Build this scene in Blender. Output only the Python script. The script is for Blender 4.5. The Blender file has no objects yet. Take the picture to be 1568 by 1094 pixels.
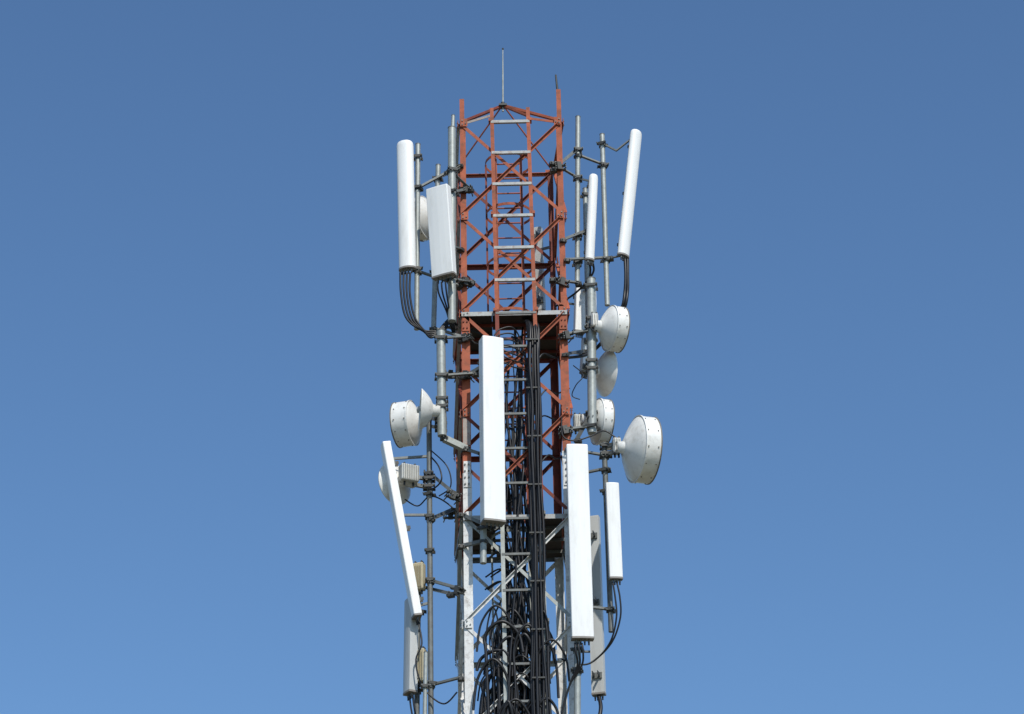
import bpy, bmesh, math, random
from mathutils import Vector, Matrix, Quaternion
random.seed(7)
rad=math.radians
scene=bpy.context.scene
V=Vector

# ---------------------------------------------------------------- camera
EL=rad(27.0); D=43.55; F=4355.0
cam_loc=V((0,-D*math.cos(EL),1.7))
R0=V((0,math.cos(EL),math.sin(EL))).to_track_quat('-Z','Y').to_matrix()
RC=R0@Matrix.Rotation(rad(-1.15),3,'Z')
cd=bpy.data.cameras.new("camera"); cam=bpy.data.objects.new("camera",cd)
scene.collection.objects.link(cam); scene.camera=cam
cam.matrix_world=Matrix.Translation(cam_loc)@RC.to_4x4()
cd.lens=100; cd.sensor_width=36; cd.clip_start=0.5; cd.clip_end=20000

def W(x,y,d):
    """survey of the site: sight-line through a measured bearing, met with the vertical plane at depth d"""
    r=RC@V(((x-784)/F,-(y-547)/F,-1))
    t=(d-cam_loc.y)/r.y
    return cam_loc+r*t

# ---------------------------------------------------------------- materials
def mat(name,base,rough=0.5,metal=0.0,var=0.15,scale=6,dirt=None,dirt_amt=0.0,streak=False,bump=0.0,spec=0.5):
    m=bpy.data.materials.new(name); m.use_nodes=True
    nt=m.node_tree; N=nt.nodes; L=nt.links
    b=N["Principled BSDF"]; b.inputs["Roughness"].default_value=rough; b.inputs["Metallic"].default_value=metal
    b.inputs["Specular IOR Level"].default_value=spec
    tc=N.new("ShaderNodeTexCoord"); mp=N.new("ShaderNodeMapping")
    L.new(tc.outputs["Object"],mp.inputs[0])
    if streak: mp.inputs["Scale"].default_value=(1,1,0.12)
    n=N.new("ShaderNodeTexNoise"); n.inputs["Scale"].default_value=scale; n.inputs["Detail"].default_value=6; n.inputs["Roughness"].default_value=0.65
    L.new(mp.outputs[0],n.inputs["Vector"])
    cr=N.new("ShaderNodeValToRGB")
    cr.color_ramp.elements[0].position=0.3; cr.color_ramp.elements[1].position=0.7
    lo=[c*(1-var) for c in base]; hi=[min(1,c*(1+var)) for c in base]
    cr.color_ramp.elements[0].color=(*lo,1); cr.color_ramp.elements[1].color=(*hi,1)
    L.new(n.outputs[0],cr.inputs[0]); out=cr.outputs[0]
    if dirt:
        n2=N.new("ShaderNodeTexNoise"); n2.inputs["Scale"].default_value=scale*2.3; n2.inputs["Detail"].default_value=8; n2.inputs["Roughness"].default_value=0.7
        mp2=N.new("ShaderNodeMapping"); L.new(tc.outputs["Object"],mp2.inputs[0]); mp2.inputs["Location"].default_value=(3,7,1)
        if streak: mp2.inputs["Scale"].default_value=(1,1,0.2)
        L.new(mp2.outputs[0],n2.inputs["Vector"])
        r2=N.new("ShaderNodeValToRGB"); r2.color_ramp.elements[0].position=0.50; r2.color_ramp.elements[1].position=0.68
        r2.color_ramp.elements[1].color=(dirt_amt,)*3+(1,)
        L.new(n2.outputs[0],r2.inputs[0])
        mx=N.new("ShaderNodeMix"); mx.data_type='RGBA'
        L.new(r2.outputs[0],mx.inputs[0]); L.new(out,mx.inputs[6]); mx.inputs[7].default_value=(*dirt,1)
        out=mx.outputs[2]
    L.new(out,b.inputs["Base Color"])
    if bump:
        bp=N.new("ShaderNodeBump"); bp.inputs["Strength"].default_value=bump; bp.inputs["Distance"].default_value=0.01
        L.new(n.outputs[0],bp.inputs["Height"]); L.new(bp.outputs[0],b.inputs["Normal"])
    return m
M=dict(
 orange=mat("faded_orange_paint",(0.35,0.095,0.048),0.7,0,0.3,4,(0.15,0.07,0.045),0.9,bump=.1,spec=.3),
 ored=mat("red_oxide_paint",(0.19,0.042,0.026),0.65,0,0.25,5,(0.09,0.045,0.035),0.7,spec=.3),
 white=mat("white_steel_paint",(0.66,0.66,0.64),0.5,0,0.1,6,(0.25,0.21,0.18),0.7),
 rung=mat("worn_white_rung_paint",(0.38,0.39,0.38),0.6,0,0.18,8,(0.24,0.13,0.09),0.8),
 bare=mat("bare_patchy_steel",(0.34,0.29,0.25),0.6,0,0.2,8,(0.28,0.10,0.06),0.8),
 galv=mat("galvanised_steel",(0.33,0.35,0.33),0.5,0.3,0.18,9,(0.2,0.2,0.17),0.5),
 galvd=mat("weathered_galvanised_steel",(0.15,0.16,0.155),0.6,0.3,0.25,9,(0.12,0.08,0.05),0.5),
 dark=mat("dark_clamp_steel",(0.05,0.053,0.05),0.55,0.3,0.3,12,(0.09,0.055,0.035),0.5),
 radome=mat("white_radome_plastic",(0.82,0.82,0.80),0.36,0,0.03,3,(0.60,0.58,0.53),0.4,streak=True),
 radg=mat("grey_and_shaded_radome",(0.48,0.49,0.48),0.45,0,0.06,3,(0.33,0.32,0.30),0.4,streak=True),  # grey plastic, also used as painted shade on the rear right panel
 cap=mat("grey_end_cap_plastic",(0.22,0.2,0.18),0.6,0,0.1,8),
 dish=mat("painted_dish_aluminium",(0.77,0.76,0.72),0.38,0,0.05,4,(0.46,0.43,0.37),0.45),
 rim=mat("dish_rim_band",(0.16,0.15,0.13),0.6,0,0.2,8),
 odu=mat("radio_unit_casing",(0.48,0.48,0.45),0.5,0.1,0.08,6,(0.3,0.28,0.25),0.5),
 beige=mat("beige_unit_casing",(0.42,0.37,0.25),0.55,0,0.1,6),
 cable=mat("black_cable_jacket",(0.012,0.012,0.014),0.42,0,0.3,8,spec=.4),
 plate=mat("rusty_platform_plate",(0.030,0.023,0.020),0.85,0,0.3,6,(0.06,0.035,0.022),0.6),
 concrete=mat("concrete",(0.34,0.33,0.31),0.85,0,0.15,2),
)

# ---------------------------------------------------------------- mesh builder
class MB:
    def __init__(s): s.v=[]; s.f=[]; s.m=[]; s.sm=[]; s.mats=[]
    def mi(s,m):
        if m not in s.mats: s.mats.append(m)
        return s.mats.index(m)
    def add(s,vs,fs,m,smooth=False):
        o=len(s.v); k=s.mi(m); s.v+= [tuple(v) for v in vs]
        for f in fs: s.f.append([i+o for i in f]); s.m.append(k); s.sm.append(smooth)
    def prism(s,p,q,a,b,poly,m):
        n=len(poly); vs=[p+a*u+b*w for u,w in poly]+[q+a*u+b*w for u,w in poly]
        fs=[(i,(i+1)%n,n+(i+1)%n,n+i) for i in range(n)]+[tuple(range(n))[::-1],tuple(range(n,2*n))]
        s.add(vs,fs,m)
    def L(s,p,q,a,b,w,t,m):
        s.prism(p,q,a,b,[(0,0),(w,0),(w,t),(t,t),(t,w),(0,w)],m)
    def beam(s,p,q,w,h,m,up=V((0,0,1))):
        ax=(q-p).normalized()
        if abs(ax.dot(up))>.95: up=V((0,1,0))
        a=ax.cross(up).normalized(); b=a.cross(ax).normalized()
        s.prism(p,q,a,b,[(-w/2,-h/2),(w/2,-h/2),(w/2,h/2),(-w/2,h/2)],m)
    def box(s,c,sx,sy,sz,m,R=None,bev=0.0):
        R=R or Matrix.Identity(3)
        bm=bmesh.new(); bmesh.ops.create_cube(bm,size=1)
        for v in bm.verts: v.co=V((v.co.x*sx,v.co.y*sy,v.co.z*sz))
        if bev: bmesh.ops.bevel(bm,geom=bm.edges[:],offset=bev,segments=2,affect='EDGES',profile=.5)
        bm.verts.index_update()
        s.add([c+R@v.co for v in bm.verts],[[v.index for v in f.verts] for f in bm.faces],m); bm.free()
    def tube(s,pts,r,m,n=10,smooth=True,caps=True):
        vs=[];fs=[]; k=len(pts); up=None
        for i,p in enumerate(pts):
            t=(pts[min(i+1,k-1)]-pts[max(i-1,0)]).normalized()
            if up is None:
                up=V((1,0,0)) if abs(t.x)<.8 else V((0,1,0))
            a=(up-t*up.dot(t)).normalized(); up=a; b=t.cross(a)
            rr=r[i] if isinstance(r,(list,tuple)) else r
            vs+=[p+a*math.cos(2*math.pi*j/n)*rr+b*math.sin(2*math.pi*j/n)*rr for j in range(n)]
        for i in range(k-1):
            for j in range(n): fs.append((i*n+j,i*n+(j+1)%n,(i+1)*n+(j+1)%n,(i+1)*n+j))
        s.add(vs,fs,m,smooth)
        if caps:
            s.add(vs[:n],[tuple(range(n))[::-1]],m); s.add(vs[-n:],[tuple(range(n))],m)
    def lathe(s,prof,c,ax,m,n=48,smooth=True):
        ax=ax.normalized(); a=ax.cross(V((0,0,1))).normalized() if abs(ax.z)<.99 else V((1,0,0)); b=a.cross(ax)
        vs=[];fs=[]
        for t,r in prof:
            r=max(r,0.0005)
            vs+=[c+ax*t+(a*math.cos(2*math.pi*j/n)+b*math.sin(2*math.pi*j/n))*r for j in range(n)]
        for i in range(len(prof)-1):
            for j in range(n): fs.append((i*n+j,i*n+(j+1)%n,(i+1)*n+(j+1)%n,(i+1)*n+j))
        s.add(vs,fs,m,smooth)
    def obj(s,name,parent=None,loc=None):
        me=bpy.data.meshes.new(name); me.from_pydata(s.v,[],s.f)
        for m in s.mats: me.materials.append(M[m])
        me.polygons.foreach_set("material_index",s.m); me.polygons.foreach_set("use_smooth",s.sm)
        bm=bmesh.new(); bm.from_mesh(me); bmesh.ops.recalc_face_normals(bm,faces=bm.faces[:]); bm.to_mesh(me); bm.free()
        me.update(); o=bpy.data.objects.new(name,me); scene.collection.objects.link(o)
        if parent:
            o.parent=parent; o.matrix_parent_inverse=Matrix.Translation(-parent.location)
        return o
def empty(name,loc=V((0,0,0))):
    e=bpy.data.objects.new(name,None); e.location=loc; e.empty_display_size=.3
    scene.collection.objects.link(e); return e
def spline(P,sub=8):
    out=[]; n=len(P)
    for i in range(n-1):
        p0=P[max(i-1,0)];p1=P[i];p2=P[i+1];p3=P[min(i+2,n-1)]
        for k in range(sub):
            t=k/sub
            out.append(0.5*((2*p1)+(p2-p0)*t+(2*p0-5*p1+4*p2-p3)*t*t+(3*p1-p0-3*p2+p3)*t**3))
    out.append(P[-1]); return out
def clamp(mb,p,r,yaw=0,m='dark',s=1.0):
    R=Matrix.Rotation(yaw,3,'Z')
    for k in(-1,1):
        mb.box(p+R@V((0,k*(r+.014),0)),(2*r+.065)*s,.022,.045*s,m,R)
    for k in(-1,1):
        x=(r+.020)*s
        mb.tube([p+R@V((k*x,-r-.07,0)),p+R@V((k*x,r+.07,0))],.007,'galvd',6)
        for e in (-1,1): mb.tube([p+R@V((k*x,e*(r+.026),0)),p+R@V((k*x,e*(r+.044),0))],.014,'galvd',6,smooth=False)

# ---------------------------------------------------------------- tower
T=empty("telecom_lattice_tower",V((0.05,0,0)))
YF=-0.78; YB=0.78
flt=W(704,187,YF); flb=W(712,1090,YF); frt=W(860,190,YF); frb=W(886,1090,YF)
SH=-0.13
def corner(i,z):
    k=(z-flb.z)/(flt.z-flb.z); k=min(1,max(k,-2.2))
    l=flb.x+(flt.x-flb.x)*k; r=frb.x+(frt.x-frb.x)*k
    return [V((l,YF,z)),V((r,YF,z)),V((r+SH,YB,z)),V((l+SH,YB,z))][i]
zt=W(784,188,YF).z; z790=W(784,790,YF).z; dz=(zt-z790)/4
zpaint=W(710,725,YF).z
nodes=[zt-dz*i for i in range(0,40) if zt-dz*i>0.3]+[0.3]
X=V((1,0,0));Y=V((0,1,0));Z=V((0,0,1))
legs=MB()
legdirs=[(X,Y),(-X,Y),(-X,-Y),(X,-Y)]
def topz(i): return [W(703,152,YF).z,W(855,137,YF).z,zt+.05,zt+.05][i]
lw=0.125
for i in range(4):
    a,b=legdirs[i]
    zz=zpaint if i in(0,) else (W(880,690,YF).z if i==1 else z790)
    c0=corner(i,zt); c1=corner(i,zz)
    w=lw*.72
    legs.L(V((c0.x,c0.y,topz(i))),c0,a,b,w*.8,.010,'orange')
    mid=corner(i,nodes[2])
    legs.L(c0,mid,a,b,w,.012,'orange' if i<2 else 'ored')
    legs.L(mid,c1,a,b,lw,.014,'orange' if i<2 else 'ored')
    legs.L(c1,corner(i,0.3),a,b,lw*1.05,.014,'white')
    for k,z in enumerate([nodes[2]-.1,zpaint-.02,nodes[6]-.62,nodes[9]]):
        p=corner(i,z)
        col='orange' if z>zpaint+.1 else 'white'
        n=-b
        legs.prism(p+n*.012-Z*.21+a*.012,p+n*.012+Z*.21+a*.012,a,n,[(0,-.010),(lw*.85,-.010),(lw*.85,0.002),(0,0.002)],col)
        for rr in range(4):
            for cc in (.032,.085):
                q=p+n*.014+a*cc+Z*(-.16+.105*rr)
                legs.tube([q,q+n*.016],.013,'galvd' if col=='white' else 'ored',6,smooth=False)
pA=W(709,628,YF).z; pB=W(709,682,YF).z; p=corner(0,0)
legs.prism(V((corner(0,pA).x,YF-.002,pA)),V((corner(0,pB).x,YF-.002,pB)),X,-Y,[(.008,0),(.118,0),(.118,.008),(.008,.008)],'bare')
legs.obj("legs",T)

br=MB(); bw=.050
def colr(z,alt,back):
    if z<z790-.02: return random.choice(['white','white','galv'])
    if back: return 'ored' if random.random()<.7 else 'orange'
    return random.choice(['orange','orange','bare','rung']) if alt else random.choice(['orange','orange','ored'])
for f in range(4):
    i,j=f,(f+1)%4
    nrm=[-Y,X,Y,-X][f]
    for k in range(len(nodes)-1):
        za,zb=nodes[k],nodes[k+1]
        A,B=corner(i,za),corner(j,za); C,E=corner(i,zb),corner(j,zb)
        for alt,(p,q) in enumerate([(A,E),(B,C)]):
            ax=(q-p).normalized(); pa=ax.cross(nrm).normalized()
            if pa.z>0: pa=-pa
            off=-nrm*(.002 if alt==0 else .016)+nrm*.016
            ins=ax*.05
            br.L(p+ins+off-pa*bw/2,q-ins+off-pa*bw/2,pa,-nrm if alt==0 else nrm,bw,.008,colr((za+zb)/2,alt,f==2))
        for p,dirx in ((A,(B-A).normalized()),(B,(A-B).normalized())):
            br.prism(p+nrm*.024-Z*.07,p+nrm*.024+Z*.07,dirx,nrm,[(.01,0),(.12,0),(.12,.008),(.01,.008)],'orange' if za>z790+.1 else 'white')
            for bx,bz in((.04,.03),(.04,-.04),(.09,-.02)):
                q=p+nrm*.03+dirx*bx+Z*bz; br.tube([q,q+nrm*.016],.011,'galvd',6,smooth=False)
        if k in(2,4,6) or (f!=0 and k==0) or (f==2 and k%2) :
            c=colr(za-.01,0,f==2)
            if f==0 and k in(2,4): c='rung'
            elif k==4: c='galvd'
            br.L(A+nrm*.034,B+nrm*.034,-Z,-nrm,.07 if k else .05,.009,c)
        elif k>6:
            br.L(A+nrm*.034,B+nrm*.034,-Z,-nrm,.07,.009,'white')
br.obj("bracing",T)

hd=MB()
apex=W(770,163,-.35)
for i in range(4):
    c=corner(i,zt+.0)
    hd.L(c,apex,Z,Y if i<2 else -Y,.045,.008,'orange' if i!=0 else 'ored')
hd.L(W(812,180,YF),apex,Z,Y,.04,.008,'orange')
hd.L(W(812,180,YF),corner(1,zt),-Z,Y,.04,.008,'orange')
hd.L(corner(0,zt),W(750,176,YF-.1),-Z,Y,.04,.008,'bare')
hd.box(apex,.13,.13,.03,'dark')
hd.obj("head_frame",T)
lr=MB(); lr.tube([apex-Z*.1,W(770,118,-.35),W(770,76,-.35)],[.016,.013,.007],'galv',8)
lr.tube([apex-Z*.02,apex+Z*.07],.03,'dark',8); lr.lathe([(0,0),(.01,.016),(.03,.016),(.045,0)],W(770,77,-.35),Z,'dark',8)
e=empty("lightning_rod",apex.copy()); lr.obj("rod",e,apex)
sp=MB(); c=corner(1,topz(1)-.25)+V((-.02,.03,0)); sp.tube([c,W(853,134,YF+.03),W(851,115,YF+.03)],[.02,.018,.014],'dark',8)
sp.obj("corner_spike",T)

pf=MB()
for zz,py in((nodes[2]-.03,0),(nodes[4]-.03,1)):
    a=corner(0,zz);b=corner(1,zz);c=corner(2,zz);d=corner(3,zz)
    def plate(x0,x1,y0,y1):
        pf.box(V(((x0+x1)/2,(y0+y1)/2,zz)),x1-x0,y1-y0,.012,'plate')
    if py==0:
        plate(a.x+.02,a.x+.46,YF+.03,YB-.3); plate(b.x-.50,b.x-.16,YF+.03,YB-.06)
        plate(a.x+.465,b.x-.505,YF+.03,YF+.50)
    else:
        plate(a.x+.02,a.x+.46,YF+.03,YB-.3); plate(b.x-.50,b.x-.16,YF+.03,YB-.05)
        plate(a.x+.465,b.x-.505,YB-.4,YB-.1)
    for y in (YF+.3,YF+.75,YF+1.2):
        pf.L(V((a.x-.02,y,zz-.01)),V((b.x-.08,y,zz-.01)),-Z,Y,.05,.006,'ored' if py==0 else 'galvd')
pf.obj("platform",T)

fl=MB(); yl=YF-.10
def fx(side,z):
    a,b=((W(750,166,yl),W(758,480,yl)),(W(811,166,yl),W(822,480,yl)))[side]
    k=(z-b.z)/(a.z-b.z); k=max(k,-2.2); return b.x+(a.x-b.x)*k
zl=W(780,165,yl).z
for s_ in(0,1):
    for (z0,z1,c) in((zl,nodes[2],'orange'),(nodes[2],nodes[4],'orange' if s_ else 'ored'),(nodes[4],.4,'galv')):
        fl.L(V((fx(s_,z0),yl,z0)),V((fx(s_,z1),yl,z1)),X if s_==0 else -X,Y,.058,.008,c)
    for z in nodes[:9:1]:
        fl.box(V((fx(s_,z),yl+.05,z)),.05,.12,.05,'orange' if z>z790 else 'galvd')
dr=W(780,188,yl).z-W(780,235.4,yl).z
z=W(780,188,yl).z; n=0
while z>.6:
    ww=.046 if n<6 else .034
    fl.L(V((fx(0,z)+.01,yl-.006,z)),V((fx(1,z)-.01,yl-.006,z)),Z,Y,ww,.007,'rung' if n<6 else 'galvd')
    z-=dr; n+=1
fl.obj("cable_ladder",T)

cl=MB(); lx0=W(779,300,.1).x; ly=.15; 
ztop=zt-.1
for k in(-.2,.2):
    for z0,z1,c in((ztop,z790,'orange'),(z790,.3,'galv')):
        cl.beam(V((lx0+k,ly,z0)),V((lx0+k,ly,z1)),.045,.012,c)
z=ztop-.1
while z>.5:
    cl.tube([V((lx0-.2,ly,z)),V((lx0+.2,ly,z))],.012,'orange' if z>z790 else 'galv',6); z-=.27
z=ztop-.3
while z>2.5:
    P=[V((lx0+.36*math.sin(rad(a)),ly-.33-.36*math.cos(rad(a)),z)) for a in range(-140,141,14)]
    for p,q in zip(P[:-1],P[1:]): cl.beam(p,q,.008,.045,'orange' if z>z790 else 'galv')
    z-=.92
for a in(-90,-35,35,90):
    p=V((lx0+.352*math.sin(rad(a)),ly-.33-.352*math.cos(rad(a)),0))
    cl.beam(p+Z*(ztop-.3),p+Z*z790,.03,.006,'ored'); cl.beam(p+Z*z790,p+Z*2.6,.03,.006,'galv')
cl.obj("caged_climbing_ladder",T)
ft=MB()
for i in range(4):
    c=corner(i,.15); ft.box(V((c.x,c.y,.15)),.7,.7,.3,'concrete',bev=.03); ft.box(V((c.x,c.y,.315)),.36,.36,.03,'galv')
ft.obj("footings",T)

# ---------------------------------------------------------------- mounting poles
def pole(t,b,r,m='galv',clamps=(),name="antenna_mounting_pole"):
    p,q=W(*t),W(*b); e=empty(name,(p+q)/2); mb=MB()
    mb.tube([p,q],r,m,16); mb.tube([p,p+(p-q).normalized()*.012],r*1.06,'galvd',16)
    mb.obj("pole",e)
    cb=MB()
    for y in clamps:
        k=(y-t[1])/(b[1]-t[1]); clamp(cb,p.lerp(q,k),r,random.uniform(-.4,.4),'dark')
    if clamps: cb.obj("clamps",e)
    return e
pole((640,222,-.85),(638,505,-.85),.040,'galv',(242,290,415))
pole((694,178,-.95),(691,250,-.95),.030,'galv',())
pole((692,197,-1.0),(692,492,-1.0),.062,'galv',(264,298,430))
pole((671,254,-.1),(664,505,-.1),.040,'galv',(275,420))
pole((675,508,-.95),(677,668,-.95),.068,'galv',(520,578))
pole((657,645,-.6),(660,1110,-.6),.040,'galvd',(730,762,797,850,895,1050))
pole((885,180,-.6),(884,432,-.6),.040,'galv',(232,275,365,405))
pole((922,207,-.5),(930,468,-.5),.040,'galv',(222,255,400))
pole((896,290,.3),(901,520,.3),.040,'galv',(300,440))
pole((905,428,-.7),(907,664,-.7),.068,'galv',(440,505,655))
pole((925,680,-.6),(936,968,-.6),.040,'galvd',(700,722,755,935))
pole((742,535,-1.08),(740,863,-1.08),.048,'galv',(560,700,812))
pole((885,695,-.98),(884,1120,-.98),.048,'galv',(730,860,1000,1030))
pole((641,870,-.3),(638,1120,-.3),.040,'galvd',(900,1060))
pole((652,1000,-.9),(650,1120,-.9),.030,'galv',(1052,))

# ---------------------------------------------------------------- support arms
arms=empty("antenna_support_brackets",V((0,0,22))); am=MB()
def arm(p,q,w=.050,m='galvd',cl=True,L=True):
    p,q=W(*p),W(*q); ax=(q-p).normalized()
    if L:
        a=ax.cross(Z).normalized(); b=ax.cross(a).normalized()
        am.L(p,q,a,-b,w,.008,m)
    else: am.beam(p,q,w,w,m)
    if cl:
        for e in(p,q):
            R=Matrix.Rotation(random.uniform(-.5,.5),3,'Z')
            am.box(e,.10,.10,.05,'dark',R)
            for k in(-1,1): am.tube([e+R@V((k*.03,-.09,0)),e+R@V((k*.03,.07,0))],.008,'galvd',6)
F_=YF
for a in [
 ((642,290,-.85),(705,256,F_)),((640,418,-.85),(704,440,F_)),((664,505,-.8),(712,520,F_)),
 ((671,275,-.1),(700,262,.1)),
 ((690,265,-1.),(720,292,F_)),((690,298,-1.),(716,292,F_)),((690,430,-1.),(722,434,F_)),((692,380,-1.0),(706,384,F_)),
 ((677,520,-.95),(716,518,F_)),((677,578,-.95),(730,574,F_-.1)),
 ((660,730,-.6),(697,760,F_)),((660,797,-.6),(694,782,.5)),((660,892,-.6),(706,905,F_)),((640,900,-.3),(690,912,F_)),
 ((660,1052,-.6),(706,1040,F_)),
 ((846,252,F_),(886,276,-.6)),((848,262,F_),(884,232,-.6)),((885,240,-.6),(925,255,-.5)),((862,370,F_),(898,356,-.6)),((868,400,F_),(934,397,-.5)),
 ((846,430,F_),(886,436,-.6)),((862,515,F_),(906,508,-.7)),((866,545,F_),(896,540,.2)),
 ((868,660,F_),(908,655,-.7)),((870,690,F_),(926,700,-.6)),((880,730,-.5),(928,720,-.6)),((880,930,-.7),(936,936,-.6)),
 ((742,560,-1.08),(712,578,F_)),((741,830,-1.08),(706,838,F_)),((741,806,-1.08),(706,790,F_)),((742,700,-1.08),(712,690,F_)),
 ((885,860,-.98),(880,856,F_)),((885,1030,-.98),(880,1026,F_)),
 ]: arm(*a)
arm((680,672,-.9),(714,688,F_),.09,'galv',True,False)
arm((905,640,-.7),(885,676,F_),.06,'dark')
for a in [((922,222,-.5),(944,233,-.55)),((944,233,-.55),(968,214,-.6)),((930,398,-.5),(954,393,-.58)),
 ((640,240,-.85),(624,240,-1.0)),((639,412,-.85),(628,402,-.95)),
 ((885,275,-.6),(905,280,-.72)),((884,405,-.6),(902,392,-.7)),
 ((692,300,-1.),(682,302,-1.25)),((692,428,-1.),(684,416,-1.18)),
 ((657,790,-.6),(614,790,-.7)),((657,925,-.6),(637,930,-.66)),((657,700,-.6),(597,704,-.74)),
 ((927,756,-.6),(937,760,-.78)),((934,880,-.6),(942,872,-.74)),
 ((640,925,-.3),(632,930,-.44)),((639,1050,-.3),(630,1048,-.44)),
 ((862,830,YB),(908,830,.75)),((866,1000,YB),(914,1000,.75)),
 ((852,465,YB),(900,470,.55)),((855,540,YB),(898,545,.55)),((840,380,YB),(825,384,.95))]:
    arm(*a,w=.035,m='galvd',cl=False)
for c in ((856,256,F_-.02),(861,433,F_-.02),(713,291,F_-.02),(713,433,F_-.02),(712,519,F_-.02),(712,576,F_-.02),(868,515,F_-.02),(694,760,F_),(690,790,.6),(866,660,F_-.02),(700,905,F_-.02),(690,575,.5),(694,500,-.6)):
    q=W(*c); R=Matrix.Rotation(random.uniform(-.6,.6),3,'Z')@Matrix.Rotation(random.uniform(-.25,.25),3,'Y')
    for dzz in(-.035,.035): am.box(q+Z*dzz,.22,.05,.022,'dark',R)
    am.box(q-Y*.03,.07,.06,.13,'dark',R)
    for k in(-1,1):
        for dzz in(-.035,.035): am.tube([q+R@V((k*.085,-.09,dzz)),q+R@V((k*.085,.16,dzz))],.010,'galvd',6)
am.obj("bracket_arms",arms)

# ---------------------------------------------------------------- panel antennas
def panel(t,b,w,dp,yaw,kind='flat',m='radome',pole_off=.16,ncon=4,name="panel_antenna",brk=True):
    p,q=W(*t),W(*b); yaw=rad(yaw); e=empty(name,(p+q)/2)
    ax=(p-q).normalized(); fr=V((math.sin(yaw),-math.cos(yaw),0)); fr=(fr-ax*fr.dot(ax)).normalized(); sd=fr.cross(ax).normalized()
    H=(p-q).length
    pts=[]
    if kind=='round':
        for k in range(0,25):
            a=math.pi*k/24; pts.append((-math.cos(a)*w/2,math.sin(a)**.8*dp*.78-dp*.3))
        pts=[(-w/2*.93,-dp/2)]+pts+[(w/2*.93,-dp/2)]
    else:
        r=min(.018,dp*.35)
        for cx,cy,a0 in((-w/2+r,dp/2-r,180),(w/2-r,dp/2-r,90)):
            for k in range(6):
                a=rad(a0-90*k/5); pts.append((cx+r*math.cos(a),cy+r*math.sin(a)))
        pts=pts[:6]+[(-w/4,dp/2+.006),(0,dp/2+.009),(w/4,dp/2+.006)]+pts[6:]
        pts=[(-w/2*.97,-dp/2)]+pts+[(w/2*.97,-dp/2)]
    mb=MB(); n=len(pts)
    lv=[(0,1),(H-.018,1),(H-.008,.99),(H-.002,.975),(H,.95)]
    if kind=='round': lv=[(0,1),(H-.09,1),(H-.06,.985),(H-.03,.93),(H-.01,.84),(H,.7)]
    vs=[];fs=[]
    for h,s in lv: vs+=[q+ax*h+sd*u*s+fr*v*s for u,v in pts]
    for i in range(len(lv)-1):
        for j in range(n): fs.append((i*n+j,i*n+(j+1)%n,(i+1)*n+(j+1)%n,(i+1)*n+j))
    mb.add(vs,fs,m,kind=='round'); mb.add(vs[-n:],[tuple(range(n))],m)
    o=mb.obj("radome",e)
    cb=MB(); cb.prism(q-ax*.028,q,sd,fr,[(u*1.03,v*1.04) for u,v in pts],'cap')
    for k in range(ncon):
        u=(-.5+(k+.5)/ncon)*w*.75; c=q+sd*u-ax*.028
        cb.tube([c,c-ax*.04],.015,'galvd',8); cb.tube([c-ax*.035,c-ax*.08],.012,'cable',8)
    cb.obj("end_cap",e)
    if brk:
        kb=MB()
        for h in(.09,.5,.88) if H>2 else (.1,.88):
            c=q+ax*H*h-fr*dp/2
            kb.box(c-fr*.012,.14,.03,.09,'galvd',Matrix((sd,fr,ax)).transposed())
            kb.beam(c+sd*.04,c-fr*pole_off+sd*.04,.012,.05,'dark'); kb.beam(c-sd*.04,c-fr*pole_off-sd*.04,.012,.05,'dark')
        kb.obj("tilt_bracket",e)
    return e
panel((619,217,-1.05),(623,410,-1.0),.27,.14,-18,'round')
panel((671,288,-1.35),(680,422,-1.22),.37,.13,-27,'flat')
panel((976,201,-.62),(956,391,-.6),.22,.11,48,'round',pole_off=.08)
panel((910,268,-.75),(904,397,-.72),.15,.09,35,'round',pole_off=.08)
panel((752,520,-1.36),(755,799,-1.30),.33,.20,19,'flat')
panel((883,683,-1.26),(892,977,-1.20),.315,.13,6,'flat')
panel((937,741,-.85),(943,885,-.8),.195,.10,8,'flat')
panel((590,681,-.75),(638,944,-.65),.26,.12,-80,'flat',pole_off=.08)
panel((630,918,-.5),(628,1060,-.5),.22,.13,-62,'flat','radg')
panel((908,792,.7),(917,1062,.7),.20,.11,165,'flat','radg')  # rear panel in shadow: the shade is put into its grey colour
panel((889,440,.5),(887,508,.5),.17,.10,20,'flat')
panel((906,442,.6),(909,520,.6),.12,.10,160,'flat')
panel((823,350,1.0),(828,476,1.0),.15,.10,160,'flat','radg')
panel((898,520,.6),(895,570,.6),.14,.10,-150,'flat')

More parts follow.
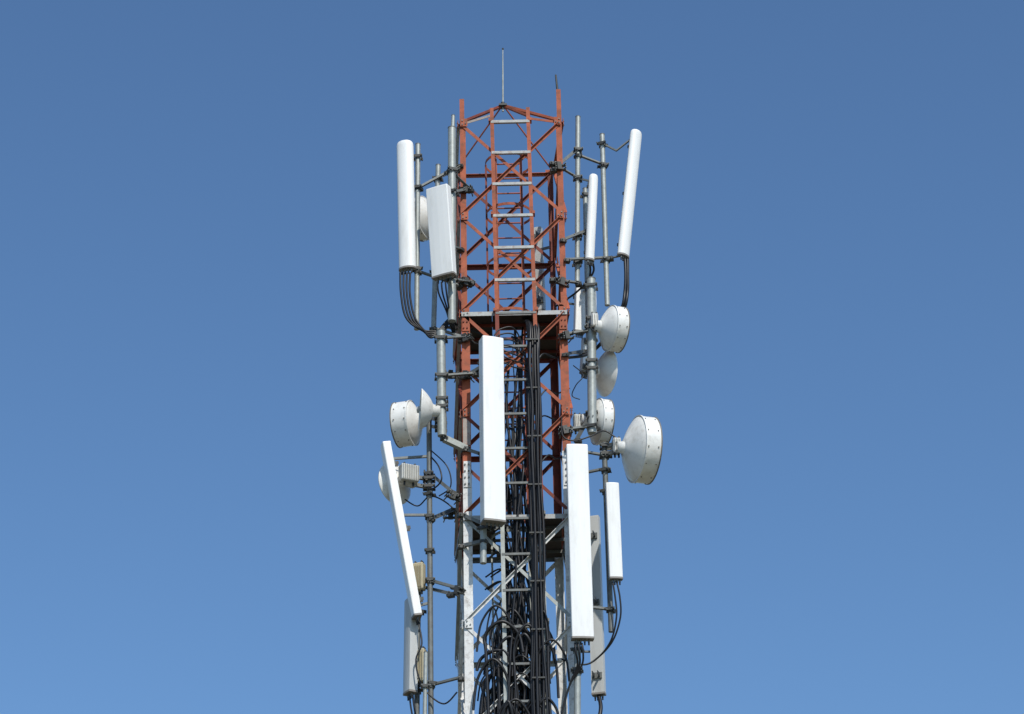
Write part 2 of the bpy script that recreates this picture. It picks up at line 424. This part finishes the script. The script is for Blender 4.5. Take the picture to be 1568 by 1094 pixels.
# ---------------------------------------------------------------- dishes
def dish(c,dirv,dia,kind='drum',depth=.3,pole_at=None,name="microwave_dish_antenna",box=True,conelen=.24):
    c=W(*c); ax=V(dirv).normalized(); e=empty(name,c.copy()); R_=dia/2; mb=MB()
    cl_=conelen*dia
    if kind=='drum':
        dl=depth*dia
        prof=[(-cl_,0),(-cl_,.13*dia),(-cl_*.9,.16*dia),(-cl_*.6,.31*dia),(-cl_*.3,.42*dia),(-cl_*.1,.475*dia),(0,.49*dia)]
        mb.lathe(prof,c,ax,'dish')
        mb.lathe([(-.012,.488*dia),(-.012,.508*dia),(.012,.508*dia),(.012,.497*dia)],c,ax,'dish',smooth=False)
        mb.lathe([(.0121,.496*dia),(dl,.496*dia)],c,ax,'dish')
        mb.lathe([(dl,.496*dia),(dl,.506*dia),(dl+.016,.506*dia),(dl+.016,.485*dia)],c,ax,'rim',smooth=False)
        mb.lathe([(dl+.012,.487*dia),(dl+.02,.38*dia),(dl+.026,.2*dia),(dl+.028,0)],c,ax,'radg')
        a=ax.cross(Z).normalized(); b=a.cross(ax)
        for k in range(12):
            t=2*math.pi*k/12+.2; d_=a*math.cos(t)+b*math.sin(t)
            for l in(.12,.82):
                q=c+ax*(dl*l)+d_*.495*dia; mb.tube([q,q+d_*.012],.010,'cap',6)
    else:
        prof=[]
        for k in range(13):
            r=R_*k/12; prof.append((-cl_+cl_*(r/R_)**2,r))
        prof+=[(0.006,R_*1.02),(.018,R_*1.02),(.018,R_*.985)]
        prof+=[(-cl_+.012+cl_*(r_/12)**2,R_*.985*r_/12) for r_ in range(12,-1,-1)]
        mb.lathe(prof,c,ax,'dish')
        mb.tube([c-ax*cl_,c+ax*.04],.02,'odu',10); mb.lathe([(.02,0),(.03,.05),(.06,.05),(.07,0)],c,ax,'odu',16)
    mb.obj("reflector",e)
    hb=MB(); h=c-ax*cl_; Rm=Matrix((ax,Z.cross(ax).normalized(),ax.cross(Z.cross(ax)).normalized())).transposed()
    hb.lathe([(-.09,0),(-.09,.085),(0.01,.095),(.03,.12)],h,ax,'dish',20)
    if box:
        hb.box(h-ax*.15,.12,.24,.26,'odu',Rm,.015)
        for k in range(7): hb.box(h-ax*.22+Rm@V((0,-.09+.03*k,0)),.03,.006,.22,'odu',Rm)
    if pole_at:
        q=W(*pole_at)
        hb.beam(h-ax*.08+Z*.06,q+Z*.06,.05,.05,'galvd'); hb.beam(h-ax*.08-Z*.07,q-Z*.07,.05,.05,'galvd')
        clamp(hb,q+Z*.06,.06); clamp(hb,q-Z*.07,.06)
    hb.obj("mount_and_radio",e)
    return e
dish((632,648,-.2),(-.96,.28,.0),.69,'drum',.34,(675,650,-.6),box=False,conelen=.2)
dish((645,628,-1.0),(-.98,-.10,.05),.62,'open',pole_at=(677,618,-.95),box=False,conelen=.3)
dish((652,334,.0),(-.9,.42,0),.70,'drum',.18,(668,330,-.1),box=False)
dish((605,741,-.45),(-.72,.69,.0),.64,'open',pole_at=(657,740,-.6),conelen=.24)
dish((934,503,-.75),(.93,.36,0),.70,'drum',.24,(906,495,-.7),box=False)
dish((928,572,-.3),(.90,.42,.05),.70,'open',pole_at=(906,560,-.7),box=False,conelen=.24)
dish((915,646,-.4),(.95,.30,0),.70,'drum',.2,(906,640,-.6),box=False)
dish((974,688,-.75),(.95,.30,.0),1.0,'drum',.22,(928,690,-.6),box=False,conelen=.20)

def rru(c,sx,sy,sz,yaw,m='odu',name="remote_radio_unit"):
    c=W(*c); e=empty(name,c.copy()); mb=MB(); R=Matrix.Rotation(rad(yaw),3,'Z')
    mb.box(c,sx,sy,sz,m,R,.02)
    n=max(3,int(sx/.03))
    for k in range(n): mb.box(c+R@V((-sx/2+.02+(sx-.04)*k/(n-1),-sy/2-.012,0)),.006,.03,sz*.85,m,R)
    for k in(-1,1):
        mb.tube([c+R@V((k*sx*.25,0,-sz/2)),c+R@V((k*sx*.25,0,-sz/2-.06))],.015,'cable',8)
        mb.box(c+R@V((k*sx*.3,0,sz/2+.015)),.02,sy*.6,.03,'dark',R)
    mb.obj("casing",e)
rru((626,726,-.75),.28,.16,.26,25)
rru((642,884,-.55),.16,.14,.42,-20,'beige')
rru((645,1020,-.5),.14,.14,.5,-20,'beige')
rru((910,492,-.85),.11,.12,.22,10)
rru((944,684,-.75),.12,.14,.24,10)
rru((884,648,-.4),.12,.12,.25,10)

# ---------------------------------------------------------------- cables
CB=empty("coaxial_feeder_cables",V((0,0,20))); cb=MB()
def cable(pts,r=.016,m='cable',sub=8): cb.tube(spline([W(*p) for p in pts],sub),r,m,8)
for k,o in enumerate((0,5,10,15)):
    cable([(613+o,418,-1.0),(614+o*.9,450,-1.0),(621+o*.9,485,-.98),(640+o*.6,503+k,-.95),(662,508+k*3,-.9),(682,503-k*3,-.85),(690,490,-.8),(705,500,-.6),(760,520,-.5)],.017)
for k,o in enumerate((0,6,12)):
    cable([(670+o,432,-1.25),(672+o,450,-1.2),(684+o*.4,478,-1.0),(690+o*.5,500,-.9),(700,515,-.7),(740,530,-.5)],.013)
for k,o in enumerate((0,4)):
    cable([(957+o,398,-.6),(958+o*.8,420,-.62),(957+o,445,-.62),(953+o,470,-.6),(940+o,500,-.2),(905,540,0),(870,548,-.3)],.024)
for o in (0,5):
    cable([(902+o,400,-.7),(904+o,415,-.6),(900,430,-.5),(880,450,-.3),(850,470,-.3)],.016)
for o in(0,6):
    cable([(938+o,890,-.8),(942+o*1.2,915,-.8),(944+o,945,-.78),(936+o*.5,980,-.7),(918,1005,-.6),(895,1018,-.6),(860,1010,-.6)],.013)
cable([(660,700,-.65),(672,715,-.75),(676,735,-.8),(664,748,-.7),(652,744,-.65),(650,720,-.6)],.012)
cable([(660,690,-.65),(685,715,-.7),(690,745,-.7),(672,760,-.65)],.010)
cable([(878,560,-.6),(893,575,-.7),(882,590,-.7),(876,606,-.6),(888,612,-.6)],.008)
cable([(640,950,-.65),(646,985,-.7),(637,1010,-.7),(642,1040,-.7),(655,1062,-.7),(680,1078,-.75),(700,1060,-.8)],.012)
cable([(620,765,-.5),(640,775,-.5),(660,760,-.55),(690,775,-.6),(720,810,-.5)],.011)
cable([(860,640,-.8),(862,668,-.95),(880,675,-.95),(905,668,-.9),(925,660,-.8),(945,672,-.8)],.012)
for o in(0,5,11):
    cable([(880+o,985,-1.2),(882+o,1000,-1.2),(884+o*.6,1020,-1.1),(872,1050,-1.0),(858,1100,-.95)],.014)
for o in (0,5):
    cable([(627+o,1064,-.5),(629+o,1082,-.5),(634+o,1110,-.5)],.013)
cable([(917,1066,.7),(920,1085,.6),(915,1110,.5)],.03)
# main riser beside the right rail of the cable ladder
for k in range(7):
    x0=807+k*2.7+random.uniform(-1,1); d=-.93-.03*(k%3)
    cable([(800+k*2,486+k*2,-.55),(x0,500,d+.1)]+[(x0+(y-500)*.022+random.uniform(-1.8,1.8)+max(0,y-900)*.01*(k-3),y,d) for y in range(560,1111,60)],.018 if k%2 else .022,sub=6)
for k in range(24):
    xs=768+random.uniform(0,36); ys=random.uniform(495,720); xe=764+random.uniform(0,78); d=-.6+random.uniform(-.25,.35)
    P=[(xs+random.uniform(-18,18),ys-12,d+.2)]; n=9
    for i in range(n+1):
        t=i/n; P.append((xs+(xe-xs)*t**1.5+random.uniform(-5,5),ys+(1110-ys)*t,d))
    cable(P,random.choice((.009,.012,.016,.02)),sub=6)
for k in range(7):
    y=508+k*8
    cable([(757,y+6,-1.0),(765,y-3,-.95),(785,y-6+k*2,-.9),(798+k*2,y+15,-.8),(806+k,y+50,-.8),(808,y+120,-.8)],.012)
for (x0,y0) in ((830,545),(835,600),(838,700),(830,640)):
    cable([(872,y0-5,-.5),(852,y0+3,-.6),(x0,y0-2,-.8),(818,y0+30,-.85),(818,y0+80,-.85)],.012)
for k in range(62):
    x=random.uniform(755,842); y=random.uniform(935,1115); w=random.uniform(15,50); h=random.uniform(25,75); s=random.choice((-1,1)); d=random.uniform(-.95,-.3)
    cable([(x-s*w*.9,y+h,d),(x-s*w*.75,y+h*.3,d),(x-s*w*.3,y-h*.15,d-.05),(x+s*w*.1,y,d-.05),(x+s*w*.35,y+h*.45,d),(x+s*w*.3,y+h*1.1,d),(x+s*w*.2,max(1120,y+h*1.6),d)],random.choice((.012,.016,.02,.024)))
for k in range(10):
    x=random.uniform(765,800); y=random.uniform(780,920)
    cable([(x-30,y,-.5),(x-5,y-12,-.6),(x+12,y+20,-.65),(x+10,y+80,-.6),(x+random.uniform(-20,20),y+160,-.6),(x+random.uniform(-20,20),1110,-.6)],.013)
for k in range(16):
    p=W(770+k*4.5,1104,-.85 if k>8 else -.6); cb.tube([p,V((p.x,p.y,.3))],.018,'cable',6)
cb.obj("cable_runs",CB)
hg=MB()
for y in range(520,1100,74):
    p=W(814+(y-500)*.022,y,-.99); hg.box(p,.20,.03,.022,'dark')
hg.obj("cable_hangers",CB)

# ---------------------------------------------------------------- ground
M['ground']=mat("dry_grass_ground",(0.13,0.12,0.07),0.95,0,0.35,.15,(0.22,0.17,0.11),0.8)
g=MB(); S=6000; g.add([V((-S,-S,0)),V((S,-S,0)),V((S,S,0)),V((-S,S,0))],[(0,1,2,3)],'ground'); g.obj("ground")

# ---------------------------------------------------------------- light
SE,SA=rad(46),rad(20)
s=V((math.sin(SA)*math.cos(SE),-math.cos(SA)*math.cos(SE),math.sin(SE)))
ld=bpy.data.lights.new("sun",'SUN'); ld.energy=3.9; ld.angle=rad(.5); ld.color=(1,.955,.88)
lo=bpy.data.objects.new("sun",ld); scene.collection.objects.link(lo); lo.rotation_euler=s.to_track_quat('Z','Y').to_euler(); lo.location=(0,0,60)
w=bpy.data.worlds.new("World"); scene.world=w; w.use_nodes=True; nt=w.node_tree
sk=nt.nodes.new("ShaderNodeTexSky"); sk.sky_type='NISHITA'; sk.sun_disc=False; sk.sun_elevation=SE; sk.sun_rotation=math.atan2(s.x,s.y)
sk.altitude=50; sk.air_density=1.0; sk.dust_density=.7; sk.ozone_density=1.5
gm=nt.nodes.new("ShaderNodeGamma"); gm.inputs[1].default_value=1.08
tint=nt.nodes.new("ShaderNodeMix"); tint.data_type='RGBA'; tint.blend_type='MULTIPLY'; tint.inputs[0].default_value=1
tint.inputs[7].default_value=(.92,1.17,1.34,1)
nt.links.new(sk.outputs[0],gm.inputs[0]); nt.links.new(gm.outputs[0],tint.inputs[6])
bg=nt.nodes["Background"]; bg.inputs[1].default_value=.091
nt.links.new(tint.outputs[2],bg.inputs[0])
scene.view_settings.view_transform='Standard'; scene.view_settings.look='None'; scene.view_settings.exposure=0
